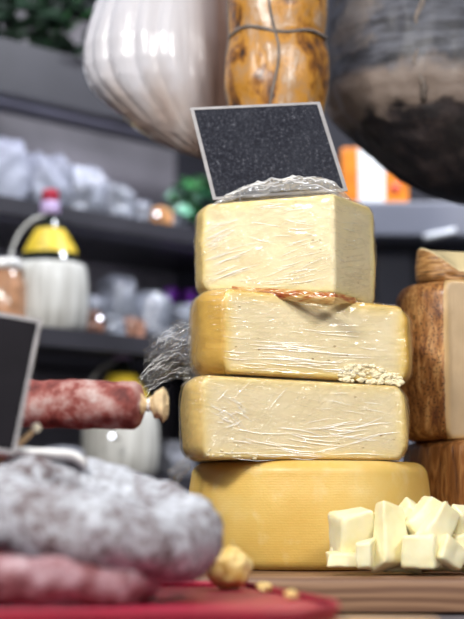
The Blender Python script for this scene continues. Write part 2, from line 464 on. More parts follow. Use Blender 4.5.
for i in range(42):
    u0 = rnd.uniform(.02, .8); u1 = min(.99, u0 + rnd.uniform(.05, .3)); v0 = rnd.uniform(.05, .55); v1 = v0 + rnd.uniform(-.15, .15)
    ps = [topfilm(u0 + (u1 - u0) * j / 12, max(.02, v0 + (v1 - v0) * j / 12)) + Vector((0, -.0006, .0006)) - Vector((.07, 1.9, B1)) for j in range(13)]
    ribbon(bm, ps, lambda u: .0003 * (.2 + math.sin(PI * u)), Vector((-.24 + rnd.uniform(-.1, .1), -.93, .26 + rnd.uniform(-.1, .1))).normalized())
o = obj('film_crease_highlights', bm, m_crease_highlight, r1); o['kind'] = 'stuff'

# reddish brown fold of rind and film under the front edge of the top cheese
t = NT('stained_rind_fold')
f = t.noise(1, 4, .6, t.mapping((26, 26, 150), (0, .12, 0)))
col = t.ramp(f, [(.32, (.25, .03, .015)), (.44, (.42, .14, .035)), (.56, (.60, .38, .13)), (.7, (.66, .45, .2))])
m_fold = t.fin(col, .25, t.bump(f, .002, .8), Coat_Weight=.6, Coat_Roughness=.08)
def fold(u, v):
    a = W(232, 289, 1.842); b = W(334, 297, 1.792); c = W(356, 300, 1.842)
    p = a.lerp(b, u / .8) if u < .8 else b.lerp(c, (u - .8) / .2)
    sag = math.sin(PI * min(1, u * .94 + .03)) ** .8
    p += Vector((0, -.0045 * sag * math.sin(PI * v) - .002, (.0045 - .0165 * v) * (.35 + .65 * sag * (.5 + .6 * u))))
    return p + Vector((0, -.001, .001)) * ridge(Vector((u * 6, v * 2, 0)), 1.5, 3)
sheet('rind_fold', fold, 70, 16, m_fold, r1, (.07, 1.9, B1))

# crumbs pressed under the film
m_crumb = simple('cheese_crumb', (.86, .76, .50), .45, 80, .1, .002)
def crumb_cluster(spots, parent, org, name='crumbs'):
    bm = bmesh.new()
    for (p, r) in spots:
        s = bmesh.ops.create_icosphere(bm, subdivisions=3, radius=r)
        for v in s['verts']:
            q = v.co.copy(); v.co = Vector((q.x * 1.1, q.y * .6, q.z * .8)) * (1 + .55 * nz(q + p * 90, .9 / r) + .25 * nz(q + p * 50, 2.2 / r)) + p - Vector(org)
    o = obj(name, bm, m_crumb, parent); o['kind'] = 'stuff'; return o
sp = []
for i in range(110):
    u = random.random(); px = 338 + u * 64; 
    top = 371 - 8 * math.sin(PI * min(1, u * 1.3)); py = top + random.random() * (381 - top) + u * 3
    sp.append((W(px, py, 1.80 + .05 * (px - 217) / 190 - .0015), random.uniform(.002, .0042)))
crumb_cluster(sp, r2, (.09, 1.9, B2))
sp = []
for i in range(35):
    u = random.random(); px = 205 + u * 62; py = 455 - 6 * random.random() + u * 5
    sp.append((W(px, py, 1.797 + .05 * (px - 205) / 200 - .001), random.uniform(.001, .0024)))
crumb_cluster(sp, r3, (.08, 1.9, H4 + .002))

# ------------------------------------------------------------ slate sign on the stack
t = NT('chalkboard_slate')
f = t.noise(240, 6, .75); g = t.noise(16, 3)
col = t.mix(t.ramp(g, [(.4, 0.), (.7, .35)]), t.ramp(f, [(.40, (.010, .011, .018)), (.56, (.024, .026, .037)), (.70, (.12, .125, .15))]), (.04, .044, .057))
m_slate = t.fin(col, .85, t.bump(f, .0004, .5), Specular_IOR_Level=.2)
m_silver = simple('worn_grey_plastic_edge', (.27, .26, .27), .45, 60, .18, .0004)
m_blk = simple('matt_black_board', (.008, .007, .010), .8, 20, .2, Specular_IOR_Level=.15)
def panel(name_f, corners, fr, parent_label, cat, name, th=.003, stake=False):
    tl, tr_, br, bl = corners
    org = (bl + br) / 2
    e = thing(name, org, parent_label, cat)
    n = (tr_ - tl).cross(bl - tl).normalized()
    if n.y > 0: n = -n
    c = (tl + tr_ + br + bl) / 4
    def ins(p, k): 
        d = c - p; return p + d * k
    bm = bmesh.new()
    inn = [ins(p, fr) for p in corners]
    # frame ring with thickness
    O = [p - org for p in corners]; I = [p - org for p in inn]
    for off in (0,):
        vf = [bm.verts.new(p + n * th / 2) for p in O]; vi = [bm.verts.new(p + n * th / 2) for p in I]
        wf = [bm.verts.new(p - n * th / 2) for p in O]; wi = [bm.verts.new(p - n * th / 2) for p in I]
        for i in range(4):
            j = (i + 1) % 4
            bm.faces.new((vf[i], vf[j], vi[j], vi[i])); bm.faces.new((wf[j], wf[i], wi[i], wi[j]))
            bm.faces.new((vf[j], vf[i], wf[i], wf[j])); bm.faces.new((vi[i], vi[j], wi[j], wi[i]))
    obj('frame', bm, m_silver, e, smooth=False)
    bm = bmesh.new()
    a = [bm.verts.new(p + n * th * .3) for p in I]; b = [bm.verts.new(p - n * th * .3) for p in I]
    bm.faces.new(a); bm.faces.new(b[::-1])
    for i in range(4): j = (i + 1) % 4; bm.faces.new((a[j], a[i], b[i], b[j]))
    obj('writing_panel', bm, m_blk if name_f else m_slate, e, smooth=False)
    return e
ssign = panel('', [W(190, 108, 1.895), W(320, 102, 1.875), W(348, 191, 1.865), W(213, 200, 1.885)], .055,
      'blank dark slate price sign with thin grey frame, propped on top of the cheese stack', 'sign', 'slate_sign')

o_ = ssign.location
for px_ in (240, 318):
    bm = bmesh.new(); a = W(px_, 190.5 - (px_ - 240) * .06, 1.876) - o_; b = Vector((a.x, a.y, .4705 - o_.z)); tube(bm, [a.lerp(b, k / 4) for k in range(5)], .0012, 8)
    obj('prong', bm, m_silver, ssign)

# ------------------------------------------------------------ boards and counter
def wood(name, c0, c1, axis='x', sc=1.0, rough=.5, ring=26):
    t = NT(name)
    st = {'x': (2.5, 22, 22), 'z': (22, 22, 2.5)}[axis]
    v = t.mapping(tuple(k * sc for k in st))
    f = t.noise(1, 5, .6, v, 1.2)
    w = t.n.new('ShaderNodeTexWave'); w.inputs['Scale'].default_value = 1.3; w.inputs['Distortion'].default_value = 7; w.inputs['Detail'].default_value = 3
    w.bands_direction = 'Z' if axis == 'x' else 'X'; t.link(v, w.inputs['Vector'])
    k = t.math('ADD', t.math('MULTIPLY', w.outputs['Fac'], .5), t.math('MULTIPLY', f, .5))
    col = t.ramp(k, [(.25, c0), (.75, c1)])
    return t.fin(col, rough, t.bump(k, .0008, .5))
m_board = wood('dark_serving_board_wood', (.17, .085, .048), (.31, .175, .10), sc=.8)
TZ = -.042
m_table = simple('dark_grey_counter', (.10, .10, .12), .4, 30, .2)
bm = bmesh.new(); box(bm, (.15, 1.68, TZ - .02), (2.1, 1.24, .04), bev=.004)
counter = obj('counter', bm, m_table, smooth=False); tag(counter, 'dark grey counter top under the boards', 'counter')
bm = bmesh.new()
ctrl = [(.0, 1.675, 'r'), (.18, 1.668, 'r'), (.42, 1.672, 'r'), (.62, 1.72, 'r'), (.66, 1.95, 'r'), (.55, 2.22, 'r'), (.15, 2.26, 'r'), (-.12, 2.2, 'r'), (-.17, 1.95, 'r'), (-.12, 1.74, 'r')]
pts, nor, w_, d_ = outline(ctrl, .01)
rings = []
for z, ins in [(TZ + .0005, .006), (TZ + .004, .001), (TZ + .02, 0), (-.006, .0), (-.002, .0015), (0, .006)]:
    rings.append([Vector((p.x + n.x * ins, p.y + n.y * ins, z + .0016 * nz((p.x, p.y, 0), 9) * (1 if -.01 < z < -.001 else 0))) for p, n in zip(pts, nor)])
loft(bm, rings)
board = obj('serving_board', bm, m_board); sharp(board, 50)
tag(board, 'dark brown wooden serving board carrying the cheese stack', 'board')

# ------------------------------------------------------------ right-hand cheeses
t = NT('ribbed_amber_rind')
f = t.noise(1, 5, .65, t.mapping((75, 75, 10)), 1.4)
g = t.noise(1, 3, .6, t.mapping((6, 6, 60)))
col = t.ramp(f, [(.33, (.07, .022, .008)), (.48, (.27, .105, .028)), (.6, (.46, .22, .07)), (.75, (.60, .34, .14))])
m_ribbed = t.fin(col, .4, t.bump(f, .003, .8), Coat_Weight=.15)
Yb = 2.03
bc = (.43, 2.085); 
bm = bmesh.new(); R = .185
Hb = .165
prof = [(R * .5, 0), (R - .01, 0), (R - .002, .006), (R + .002, .05), (R + .003, .1), (R, Hb - .010), (R - .004, Hb - .003), (R - .012, Hb), (R * .5, Hb), (.01, Hb)]
pp = []
for a, b in zip(prof, prof[1:]):
    for k in range(4): pp.append((a[0] + (b[0] - a[0]) * k / 4, a[1] + (b[1] - a[1]) * k / 4))
pp.append(prof[-1])
lathe(bm, pp, 220, lambda a, z: 1 + .008 * nz((math.cos(a) * 14, math.sin(a) * 14, z * 10), 1.0) + .005 * nz((math.cos(a), math.sin(a), z), 3))
rb = obj('whole_cheese', bm, m_ribbed, None, (bc[0], bc[1], .001))
tag(rb, 'amber brown cheese wheel with vertically grained rind under the brown wedge at right edge', 'cheese')

def rindcut(name, paste, c0, c1, c2, pits=True, stretch=(60, 60, 14), rim=(.55, .36, .16)):
    t = NT(name)
    e = t.math('ADD', t.attr('edge'), t.math('MULTIPLY', t.math('SUBTRACT', t.noise(70), .5), .003))
    f = t.math('ADD', t.math('MULTIPLY', t.noise(1, 5, .65, t.mapping(stretch), 1.0), .6), t.math('MULTIPLY', t.noise(1, 4, .6, t.mapping(tuple(2.6 * q for q in stretch)), .5), .4))
    rind = t.ramp(f, [(.40, c0), (.51, c1), (.62, c2)])
    if pits:
        v = t.voro(260); mk = t.ramp(t.noise(16, 3), [(.38, 0.), (.52, 1.)])
        rind = t.mix(t.math('MULTIPLY', t.ramp(v, [(.22, 1.), (.42, 0.)]), t.math('MULTIPLY', mk, .85)), rind, (.03, .012, .006))
    pst = t.mix(t.ramp(t.noise(25), [(.4, 0.), (.7, 1.)]), paste, tuple(x * .88 for x in paste))
    k = t.math('MULTIPLY', e, 50)
    edge = t.mix(t.ramp(k, [(.15, 0.), (.4, 1.)]), rim, pst)
    col = t.mix(t.ramp(k, [(.02, 0.), (.05, 1.)]), rind, edge)
    return t.fin(col, .45, t.bump(f, .002, .7), Coat_Weight=.1)
m_w1 = rindcut('pitted_brown_rind', (.50, .36, .21), (.13, .04, .012), (.36, .15, .04), (.60, .33, .12))
m_w2 = rindcut('striated_dark_rind', (.80, .66, .38), (.02, .008, .005), (.36, .17, .05), (.62, .38, .15), False, (12, 12, 170), (.78, .62, .34))
zA = Hb + .0015
zt = W(430, 286, 2.03).z
cw = [(.288, 1.962, 'c'), (.47, 1.985, 'c'), (.50, 2.10, 'r'), (.40, 2.17, 'r'), (.27, 2.13, 'r'), (.232, 2.03, 'r'), (.252, 1.985, 'r')]
o1 = thing('cheese_wedge', (.36, 2.06, zA), 'large cheese wedge with pitted brown rind and pale cut face, at right edge', 'cheese')
cheese_mesh('cheese_body', cw, lambda x: 0, lambda x: zt - zA - .000, .02, m_w1, o1, seed=21, base=(.36, 2.06), bulge=.006)
film5 = film_mat('cling_film_loose', (0, 1.2, 0), 1.2, (12, 12, 120), .03)
bm = bmesh.new()
zB = zt + .0015
zt2 = W(412, 250, 2.05).z
cw2 = [(.262, 2.02, 'r'), (.285, 1.998, 'r'), (.33, 1.985, 'r'), (.40, 1.99, 'c'), (.45, 2.04, 'c'), (.40, 2.14, 'c'), (.262, 2.045, 'r')]
o2 = thing('cheese_wedge', (.34, 2.05, zB), 'small cheese wedge with dark striated rind and pale top, lying on the brown-rinded wedge', 'cheese')
H2 = zt2 - zB
w2 = cheese_mesh('cheese_body', cw2, lambda x: 0, lambda x: H2 + .004 * 0 - .055 * max(0, x - .275), .004, m_w2, o2, seed=25, base=(.34, 2.05), bulge=.002)
# striations and cut top: give the rind a pale cut upper face
for v_ in w2.data.attributes['edge'].data: pass
at = w2.data.attributes['edge'].data
for i, v in enumerate(w2.data.vertices):
    zz = H2 - .055 * max(0, v.co.x + .34 - .275)
    if v.co.z > zz - .0035: at[i].value = .05
    v_y = v.co.y + 2.05
    if v.co.x + .34 > .27: pass
    drop = .62 * max(0, 2.05 - v_y) * max(0, min(1, (v.co.x + .34 - .262) / .05))
    v.co.z -= drop * max(0, v.co.z) / H2
    if at[i].value < .05:
        v.co += Vector((0, -1, 0)) * .0022 * (ridge(Vector((v.co.x * .3, v.co.y * .3, v.co.z)), 75, 3, 2) - .4) * (1 if v.co.y < 0 else 0)

# ------------------------------------------------------------ cheese cubes
t = NT('fresh_pale_cheese')
f = t.noise(40, 4)
m_cube = t.fin(t.ramp(f, [(.3, (.88, .79, .46)), (.7, (.93, .87, .60))]), .38, t.bump(f, .001, .5), Subsurface_Weight=.25, Subsurface_Scale=.006)
t.b.inputs['Subsurface Radius'].default_value = (1, .7, .35)
def chunk(px, py, Y, s, rot, label, seed, name='cheese_cube', mat=None, grp='cheese cubes heaped on the board', taper=0, cat='cheese cube', lum=.0012):
    """px, py: centre; s: size in m"""
    c = W(px, py, Y)
    bm = bmesh.new(); bmesh.ops.create_cube(bm, size=1)
    bmesh.ops.subdivide_edges(bm, edges=bm.edges[:], cuts=13, use_grid_fill=True)
    rnd = random.Random(seed)
    cor = {(i, j, k): Vector([rnd.uniform(-.13, .13) for _ in range(3)]) for i in (0, 1) for j in (0, 1) for k in (0, 1)}
    rr = min(s) * .13
    for v in bm.verts:
        u = v.co + Vector((.5, .5, .5)); j = Vector()
        for key, d in cor.items():
            w = (u.x if key[0] else 1 - u.x) * (u.y if key[1] else 1 - u.y) * (u.z if key[2] else 1 - u.z); j += d * w
        p = Vector([v.co[i] * s[i] for i in range(3)])
        inn = Vector([max(-s[i] / 2 + rr, min(s[i] / 2 - rr, p[i])) for i in range(3)])
        d = p - inn
        if d.length > 1e-7: p = inn + d.normalized() * rr
        p = Vector((p.x * (1 - taper * (v.co.z + .5)), p.y * (1 - .5 * taper * (v.co.z + .5)), p.z))
        p += Vector([j[i] * s[i] for i in range(3)])
        p += Vector((nz(p, 70, seed), nz(p, 70, seed + 1), nz(p, 70, seed + 2))) * lum
        v.co = p
    o = obj(name, bm, mat or m_cube, None, c, rot)
    bpy.context.view_layer.update()
    zmin = min((o.matrix_world @ v.co).z for v in o.data.vertices)
    if zmin < .0005: o.location.z += .0005 - zmin
    return tag(o, label, cat, grp)
R_ = math.radians
px2 = 1.72 / FPX
cubes = [
 (344, 560, 1.705, (.040, .026, .016), (0, 0, R_(8)), 'flat cheese slab lying at the lower left end of the cube heap', 0),
 (341, 549, 1.735, (.026, .02, .008), (0, R_(2), R_(-5)), 'thin cheese piece peeking between slab and block at the left of the heap', 0),
 (352, 531, 1.725, (.046, .036, .046), (R_(10), R_(-8), R_(25)), 'chunky cheese block resting up on the left of the heap', 0),
 (365, 554, 1.69, (.022, .026, .034), (0, 0, R_(-12)), 'small upright cheese cube just left of the tall piece', 0),
 (388, 536, 1.712, (.052, .034, .072), (R_(-8), R_(3), R_(38)), 'tall tapering cheese piece standing at the middle of the heap', .45),
 (419, 553, 1.69, (.044, .03, .036), (0, 0, R_(-18)), 'squat cheese cube in front, right of the tall piece', 0),
 (409, 514, 1.745, (.03, .028, .032), (R_(20), R_(30), R_(20)), 'small cheese cube on top at the back, right of the tall piece', 0),
 (424, 520, 1.725, (.028, .026, .052), (R_(-10), R_(42), R_(10)), 'long cheese stick leaning right at the top of the heap', 0),
 (438, 528, 1.70, (.030, .03, .060), (R_(-15), R_(40), R_(20)), 'thick cheese stick leaning right above the squat cube', 0),
 (450, 555, 1.69, (.036, .026, .028), (R_(0), R_(28), R_(30)), 'tilted cheese cube lying on the board at lower right of the heap', 0),
 (461, 524, 1.73, (.030, .028, .034), (R_(20), R_(10), R_(30)), 'cheese cube cut by the right picture edge, upper of two', 0),
 (464, 543, 1.72, (.030, .028, .026), (R_(8), R_(-14), R_(12)), 'cheese cube cut by the right picture edge, lower of two', 0),
 (398, 558, 1.735, (.05, .03, .05), (0, 0, R_(12)), 'cheese cube hidden deep behind the tall piece', 0),
 (440, 558, 1.745, (.06, .03, .045), (0, 0, R_(-8)), 'cheese cube at the back behind the leaning sticks', 0),
 (477, 557, 1.72, (.034, .034, .034), (0, 0, R_(22)), 'cheese cube on the board at the very right edge', 0),
]
for i, (a, b, Y, s, r, lab, tp) in enumerate(cubes): chunk(a, b, Y, s, r, lab, 100 + i, taper=tp)

# ------------------------------------------------------------ red tray, plank, chunk and crumbs
m_plank = wood('light_plank_wood', (.26, .12, .05), (.50, .30, .15))
def prism(bm, poly, z0, z1, bev=.002):
    b = [bm.verts.new((x, y, z0)) for x, y in poly]; t_ = [bm.verts.new((x, y, z1)) for x, y in poly]
    bm.faces.new(b[::-1]); bm.faces.new(t_)
    for i in range(len(poly)): j = (i + 1) % len(poly); bm.faces.new((b[i], b[j], t_[j], t_[i]))
    bmesh.ops.bevel(bm, geom=bm.edges[:], offset=bev, segments=3, affect='EDGES')
PZ = -.0145
bm = bmesh.new(); prism(bm, [(-.6, 1.12), (.165, 1.12), (.178, 1.285), (.085, 1.30), (.0, 1.60), (-.6, 1.60)], TZ + .0005, PZ)
pl = obj('plank', bm, m_plank, smooth=False); tag(pl, 'light brown wooden plank under the red tray at the bottom edge', 'board')
t = NT('glossy_red_plastic'); f = t.noise(14, 3)
m_red = t.fin(t.ramp(f, [(.3, (.26, .002, .025)), (.7, (.40, .004, .042))]), .5, t.bump(t.noise(1, 3, .5, t.mapping((40, 12, 12))), .003, .5), Coat_Weight=.12, Coat_Roughness=.25)
tray = thing('red_tray', (-.25, 1.35, PZ + .0005), 'glossy red tray under the mouldy ring salamis at bottom left', 'tray')
poly = [(-.58, 1.17), (.055, 1.17), (.088, 1.245), (.088, 1.30), (.012, 1.58), (-.58, 1.58)]
loc = [(x + .25, y - 1.35) for x, y in poly]
bm = bmesh.new(); prism(bm, loc, 0, .009); obj('tray_base', bm, m_red, tray, smooth=False)
bm = bmesh.new()
pc = [Vector((x, y, .0115)) for x, y in loc]; path = []
for i in range(len(pc)):
    a, b = pc[i], pc[(i + 1) % len(pc)]
    for k in range(12): path.append(a.lerp(b, k / 12))
path.append(pc[0])
tube(bm, path, .0032, 10); obj('rolled_rim', bm, m_red, tray)
TT = PZ + .0095
t = NT('grana_chunk'); f = t.noise(70, 5)
m_grana = t.fin(t.ramp(f, [(.35, (.62, .40, .09)), (.65, (.82, .63, .27))]), .5, t.bump(f, .004, .8))
def lump(name, px, py, Y, r, mat, label, cat, seed, grp=None, sc=(1, 1, 1), rock=.35, zmin=None, fr=1.6):
    c = W(px, py, Y); bm = bmesh.new(); bmesh.ops.create_icosphere(bm, subdivisions=4, radius=r)
    for v in bm.verts:
        q = v.co / r
        k = 1 + rock * (fbm(q, fr, seed, 3)) 
        v.co = Vector((q.x * sc[0], q.y * sc[1], q.z * sc[2])) * r * k
    if zmin is not None:
        m = min(v.co.z for v in bm.verts); c.z = zmin - m * .93
        for v in bm.verts:
            if c.z + v.co.z < zmin: v.co.z = zmin - c.z
    o = obj(name, bm, mat, None, c)
    return tag(o, label, cat, grp)
lump('cheese_chunk', 229, 566, 1.52, .0225, m_grana, 'rough broken yellow cheese chunk on the red tray beside the grey salami', 'cheese', 31, sc=(1.05, .9, .95), zmin=TT, rock=.2)
lump('cheese_crumb', 264, 588, 1.47, .0060, m_grana, 'small cheese crumb on the red tray nearest the yellow chunk', 'crumb', 32, 'crumbs on the tray', sc=(1.3, 1, .8), zmin=TT)
lump('cheese_crumb', 291, 594, 1.365, .0052, m_grana, 'small cheese crumb near the right corner of the red tray', 'crumb', 33, 'crumbs on the tray', sc=(1.2, 1, .8), zmin=TT)
# red ribbon strip lying over the tray beside the ring

# ------------------------------------------------------------ ring salamis
t = NT('mould_bloom_casing')
f = t.noise(17, 6, .68); g = t.noise(110, 4)
k = t.math('ADD', t.math('MULTIPLY', f, .52), t.math('MULTIPLY', g, .48))
col = t.ramp(k, [(.36, (.07, .04, .04)), (.43, (.17, .14, .15)), (.49, (.30, .30, .33)), (.56, (.42, .44, .49)), (.67, (.60, .63, .70))])
m_mould = t.fin(col, .75, t.bump(k, .005, .7))
t = NT('reddish_casing')
f = t.noise(26, 6, .65); 
col = t.ramp(f, [(.36, (.09, .02, .025)), (.46, (.22, .08, .09)), (.56, (.38, .23, .26)), (.68, (.52, .42, .45))])
m_mould2 = t.fin(col, .6, t.bump(f, .004, .7))
def ring_salami(c, R, r, tilt, a0, a1, mat, label, seed, squash=1.0):
    e = thing('ring_salami', c, label, 'salami', 'mould-dusted ring salamis')
    M = Matrix.Rotation(tilt[1], 4, 'Y') @ Matrix.Rotation(tilt[0], 4, 'X')
    n = 110; pts = []
    for i in range(n + 1):
        a = a0 + (a1 - a0) * i / n
        q = Vector((R[0] * math.cos(a), R[1] * math.sin(a), .0))
        q += Vector((0, 0, .003 * nz((q.x, q.y, 0), 14, seed)))
        pts.append(M @ q)
    bm = bmesh.new()
    def rad(u):
        return r * (min(1, math.sqrt(max(0, min(u, 1 - u) * 22))) * .97 + .03) * (1 + .05 * math.sin(u * 23 + seed))
    tube(bm, pts, rad, 48, lambda q: .0045 * fbm(q, 22, seed, 4) + .003 * ridge(q, 30, seed, 2) - .001)
    obj('casing', bm, mat, e)
    return e
ring_salami(Vector((-.185, 1.335, TT + .0225)), (.098, .075), .0195, (0, 0), R_(-170), R_(160), m_mould2, 'lower reddish grey ring salami with mould bloom lying on the red tray', 4)
ring_salami(Vector((-.132, 1.375, .0705)), (.089, .082), .0345, (R_(11), R_(13)), R_(-172), R_(165), m_mould, 'upper thick ring salami covered in white grey mould, lying on the other ring', 2)

# metal tongs on top
m_steel = simple('brushed_steel', (.88, .87, .86), .35, 30, .05, Metallic=.35)
m_tan = simple('tan_wood_handle', (.50, .33, .18), .5, 40, .2)
e = thing('tongs', W(60, 466, 1.42), 'shiny steel tongs lying across the mouldy ring salami at left', 'tongs')
org = W(60, 466, 1.42)
for dy, dz in ((0, 0), (.014, .002)):
    bm = bmesh.new(); pts = []
    for i in range(25):
        u = i / 24; p = W(2 + 84 * u, 452 + 6 * u + 12 * max(0, u - .8) ** 2 * 25 * .7, 1.42 + dy) + Vector((0, 0, dz)); pts.append(p - org)
    rings = []
    for i, p in enumerate(pts):
        w = .0085 * (1 if i < 20 else 1 - (i - 20) / 9); h = .0042
        rings.append([p + Vector((0, w * math.cos(a), h * math.sin(a) + .003 * (math.cos(a)) ** 2)) for a in [2 * PI * k / 14 for k in range(14)]])
    loft(bm, rings); obj('arm', bm, m_steel, e)

# left black sign
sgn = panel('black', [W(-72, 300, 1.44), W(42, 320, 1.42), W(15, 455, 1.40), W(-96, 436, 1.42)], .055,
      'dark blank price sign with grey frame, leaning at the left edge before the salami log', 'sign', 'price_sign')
bm = bmesh.new(); o_ = sgn.location
a = W(-40, 447, 1.412) - o_; b = W(-40, 492, 1.405) - o_
tube(bm, [a.lerp(b, k / 6) for k in range(7)], .003, 10); obj('stake', bm, m_tan, sgn)
# wooden pick
e = thing('wooden_pick', W(-6, 470, 1.45), 'blurred tan wooden pick slanting up beside the dark sign at left', 'pick')
bm = bmesh.new(); oo = e.location; a = W(-6, 468, 1.45) - oo; b = W(36, 428, 1.45) - oo
tube(bm, [a.lerp(b, k / 10) for k in range(11)], lambda u: .0045 - .0015 * u, 12); obj('shaft', bm, m_tan, e)
bm = bmesh.new(); s = bmesh.ops.create_icosphere(bm, subdivisions=3, radius=.0052)
for v in s['verts']: v.co += b
obj('tip', bm, simple('pale_tip', (.75, .66, .5), .3), e)

# crate under salami log, behind sign
m_crate = wood('crate_slat_wood', (.10, .055, .04), (.25, .16, .12))
e = thing('wooden_crate', (-.37, 1.66, TZ + .0005), 'brown wooden crate behind the dark sign, holding the salami log', 'crate')
topz = W(60, 428, 1.63).z
hh_ = topz - TZ - .0015
for k in range(4):
    bm = bmesh.new(); hz = hh_ / 4
    box(bm, (0, 0, hz * (k + .5)), (.22, .11, hz - .004 if k < 3 else hz), bev=.002)
    obj('slat', bm, m_crate, e, smooth=False)
# salami log
t = NT('salami_log_casing')
f = t.noise(30, 5, .6); g = t.noise(11, 3)
col = t.ramp(f, [(.36, (.10, .02, .018)), (.47, (.24, .06, .05)), (.56, (.38, .20, .18)), (.68, (.52, .42, .40))])
m_log = t.fin(col, .65, t.bump(f, .004, .6), Specular_IOR_Level=.3)
pa = W(-230, 401, 1.68); pb = W(145, 405, 1.61)
e = thing('salami_log', (pa + pb) / 2 - Vector((0, 0, .027)), 'reddish mottled salami log with a tied tan end, held level above the tray at left', 'salami')
oo = e.location; bm = bmesh.new(); n = 70
tube(bm, [pa.lerp(pb, k / n) - oo for k in range(n + 1)], lambda u: .0270 * min(1, (max(0, min(u, 1 - u)) * 46 + .05) ** .45), 40, lambda q: .0022 * fbm(q, 35, 3))
obj('casing', bm, m_log, e)
m_paper = simple('tan_tied_end', (.62, .46, .26), .6, 60, .25, .004)
bm = bmesh.new(); a = pb - Vector((.004, 0, 0)) - oo
tube(bm, [a + Vector((.001 * k, 0, 0)) for k in range(31)], lambda u: (.010 - .022 * u if u < .25 else .0045 + (u - .25) * .023 if u < .8 else .017 - (u - .8) * .055), 30, lambda q: .005 * ridge(q, 60, 4, 2) - .001)
obj('tied_end', bm, m_paper, e)
bm = bmesh.new(); c0 = a + Vector((.008, 0, 0))
tube(bm, [c0 + Vector((0, .006 * math.cos(x), .006 * math.sin(x))) for x in [2 * PI * k / 16 for k in range(17)]], .0017, 8)
obj('string', bm, simple('white_string', (.8, .8, .82), .6), e)

# ------------------------------------------------------------ hanging goods
m_rail = simple('hanging_rail_steel', (.3, .3, .32), .35, 10, .1, Metallic=.8)
RZ = 1.05
bm = bmesh.new(); tube(bm, [Vector((-.9 + 2.1 * k / 20, 2.12, RZ)) for k in range(21)], .012, 16)
bmr = bm
box(bmr, (-.8, 2.12, (RZ + TZ) / 2 ), (.03, .03, RZ - TZ - .002)); box(bmr, (1.0, 2.12, (RZ + TZ) / 2), (.03, .03, RZ - TZ - .002))
rail = obj('hanging_rail', bm, m_rail, smooth=False); tag(rail, 'steel rail above the picture from which the wrapped goods hang', 'rail')

def hang_loft(name, rows, Y, ratio, n, mod, mat, parent, org, vs=3):
    """rows: (py, xl, xr)"""
    full = []
    for (a, b) in zip(rows, rows[1:]):
        for k in range(vs): full.append(tuple(a[i] + (b[i] - a[i]) * k / vs for i in range(3)))
    full.append(rows[-1])
    rings = []
    for i, (py, xl, xr) in enumerate(full):
        L_, R__ = W(xl, py, Y), W(xr, py, Y); c = (L_ + R__) / 2; rx = (R__.x - L_.x) / 2
        ring = []
        for k in range(n):
            a = 2 * PI * k / n
            d = Vector((rx * math.cos(a), rx * ratio * math.sin(a), 0))
            m, dz = mod(a, i / (len(full) - 1), d, c)
            ring.append(c + d * m + Vector((0, 0, dz)) - Vector(org))
        rings.append(ring)
    bm = bmesh.new(); loft(bm, rings)
    return obj(name, bm, mat, parent)

# white pleated bag
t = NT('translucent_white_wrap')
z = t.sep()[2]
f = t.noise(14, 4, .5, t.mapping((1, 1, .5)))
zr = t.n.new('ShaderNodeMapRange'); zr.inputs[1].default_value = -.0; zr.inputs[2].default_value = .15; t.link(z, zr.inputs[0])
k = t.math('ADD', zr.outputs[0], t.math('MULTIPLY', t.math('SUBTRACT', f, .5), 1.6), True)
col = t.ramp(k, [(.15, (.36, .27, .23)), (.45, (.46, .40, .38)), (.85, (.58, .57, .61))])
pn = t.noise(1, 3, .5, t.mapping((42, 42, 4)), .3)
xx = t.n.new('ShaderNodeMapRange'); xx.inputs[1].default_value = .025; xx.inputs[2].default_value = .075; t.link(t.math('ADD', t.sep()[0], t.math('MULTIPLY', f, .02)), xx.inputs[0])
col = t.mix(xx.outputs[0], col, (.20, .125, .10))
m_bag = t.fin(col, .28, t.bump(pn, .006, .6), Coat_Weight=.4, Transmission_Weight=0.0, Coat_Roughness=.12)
Yw = 2.22
ob = W(175, 156, Yw)
e = thing('hanging_bag', ob, 'large pleated translucent white wrapper bundle hanging at upper left', 'bag')
rows = [(-60, 112, 224), (0, 97, 229), (28, 88, 231), (50, 83, 232), (72, 84, 232), (88, 91, 232), (104, 106, 232), (118, 122, 231), (130, 137, 230), (140, 154, 228), (148, 172, 224), (154, 190, 218), (157, 200, 210)]
def pleat(a, u, d, c):
    s = abs(math.sin(a * 7 + 1.6 * math.sin(a * 3) + .9 * math.sin(a * 5 + 1) + u * .8)) - .5
    f_ = .10 * s * (.35 + .65 * u) * (1 if u < .97 else .3)
    return 1 + f_ + .03 * nz((math.cos(a) * 2, math.sin(a) * 2, u * 4), 1.3), .006 * s * u
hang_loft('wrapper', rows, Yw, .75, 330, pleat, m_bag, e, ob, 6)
bm = bmesh.new(); a = W(168, -58, Yw) - ob; b = Vector((a.x, a.y - (Yw - 2.12), RZ - ob.z))
tube(bm, [a.lerp(b, k / 6) for k in range(7)], .003, 8); m_cord = simple('pale_cord', (.55, .46, .34), .7, 80, .2); obj('cord', bm, m_cord, e)
# ruffled rim: thin flange following the lower left contour
m_rim = simple('clear_rim_plastic', (.72, .73, .78), .2, 50, .08, Coat_Weight=.5)
sil = [(-60, 112), (0, 97), (28, 88), (50, 83), (72, 84), (88, 91), (104, 106), (118, 122), (130, 137), (140, 154), (148, 172), (156, 196)]
def rim(u, v):
    x = u * (len(sil) - 1); i = min(int(x), len(sil) - 2); f_ = x - i
    py = sil[i][0] + (sil[i + 1][0] - sil[i][0]) * f_; px = sil[i][1] + (sil[i + 1][1] - sil[i][1]) * f_
    g_ = 2.2 + 1.6 * nz((u * 22, 0, 0), 1, 3)
    t_ = Vector((sil[i + 1][1] - sil[i][1], sil[i + 1][0] - sil[i][0])).normalized()
    px -= t_.y * (v * g_ - 2); py += t_.x * (v * g_ - 2)
    p = W(px, py, Yw - .012 + .012 * v); p.y += .008 * nz((u * 30, v, 0), 1, 8)
    return p
sheet('ruffled_edge', rim, 200, 5, m_rim, e, ob)

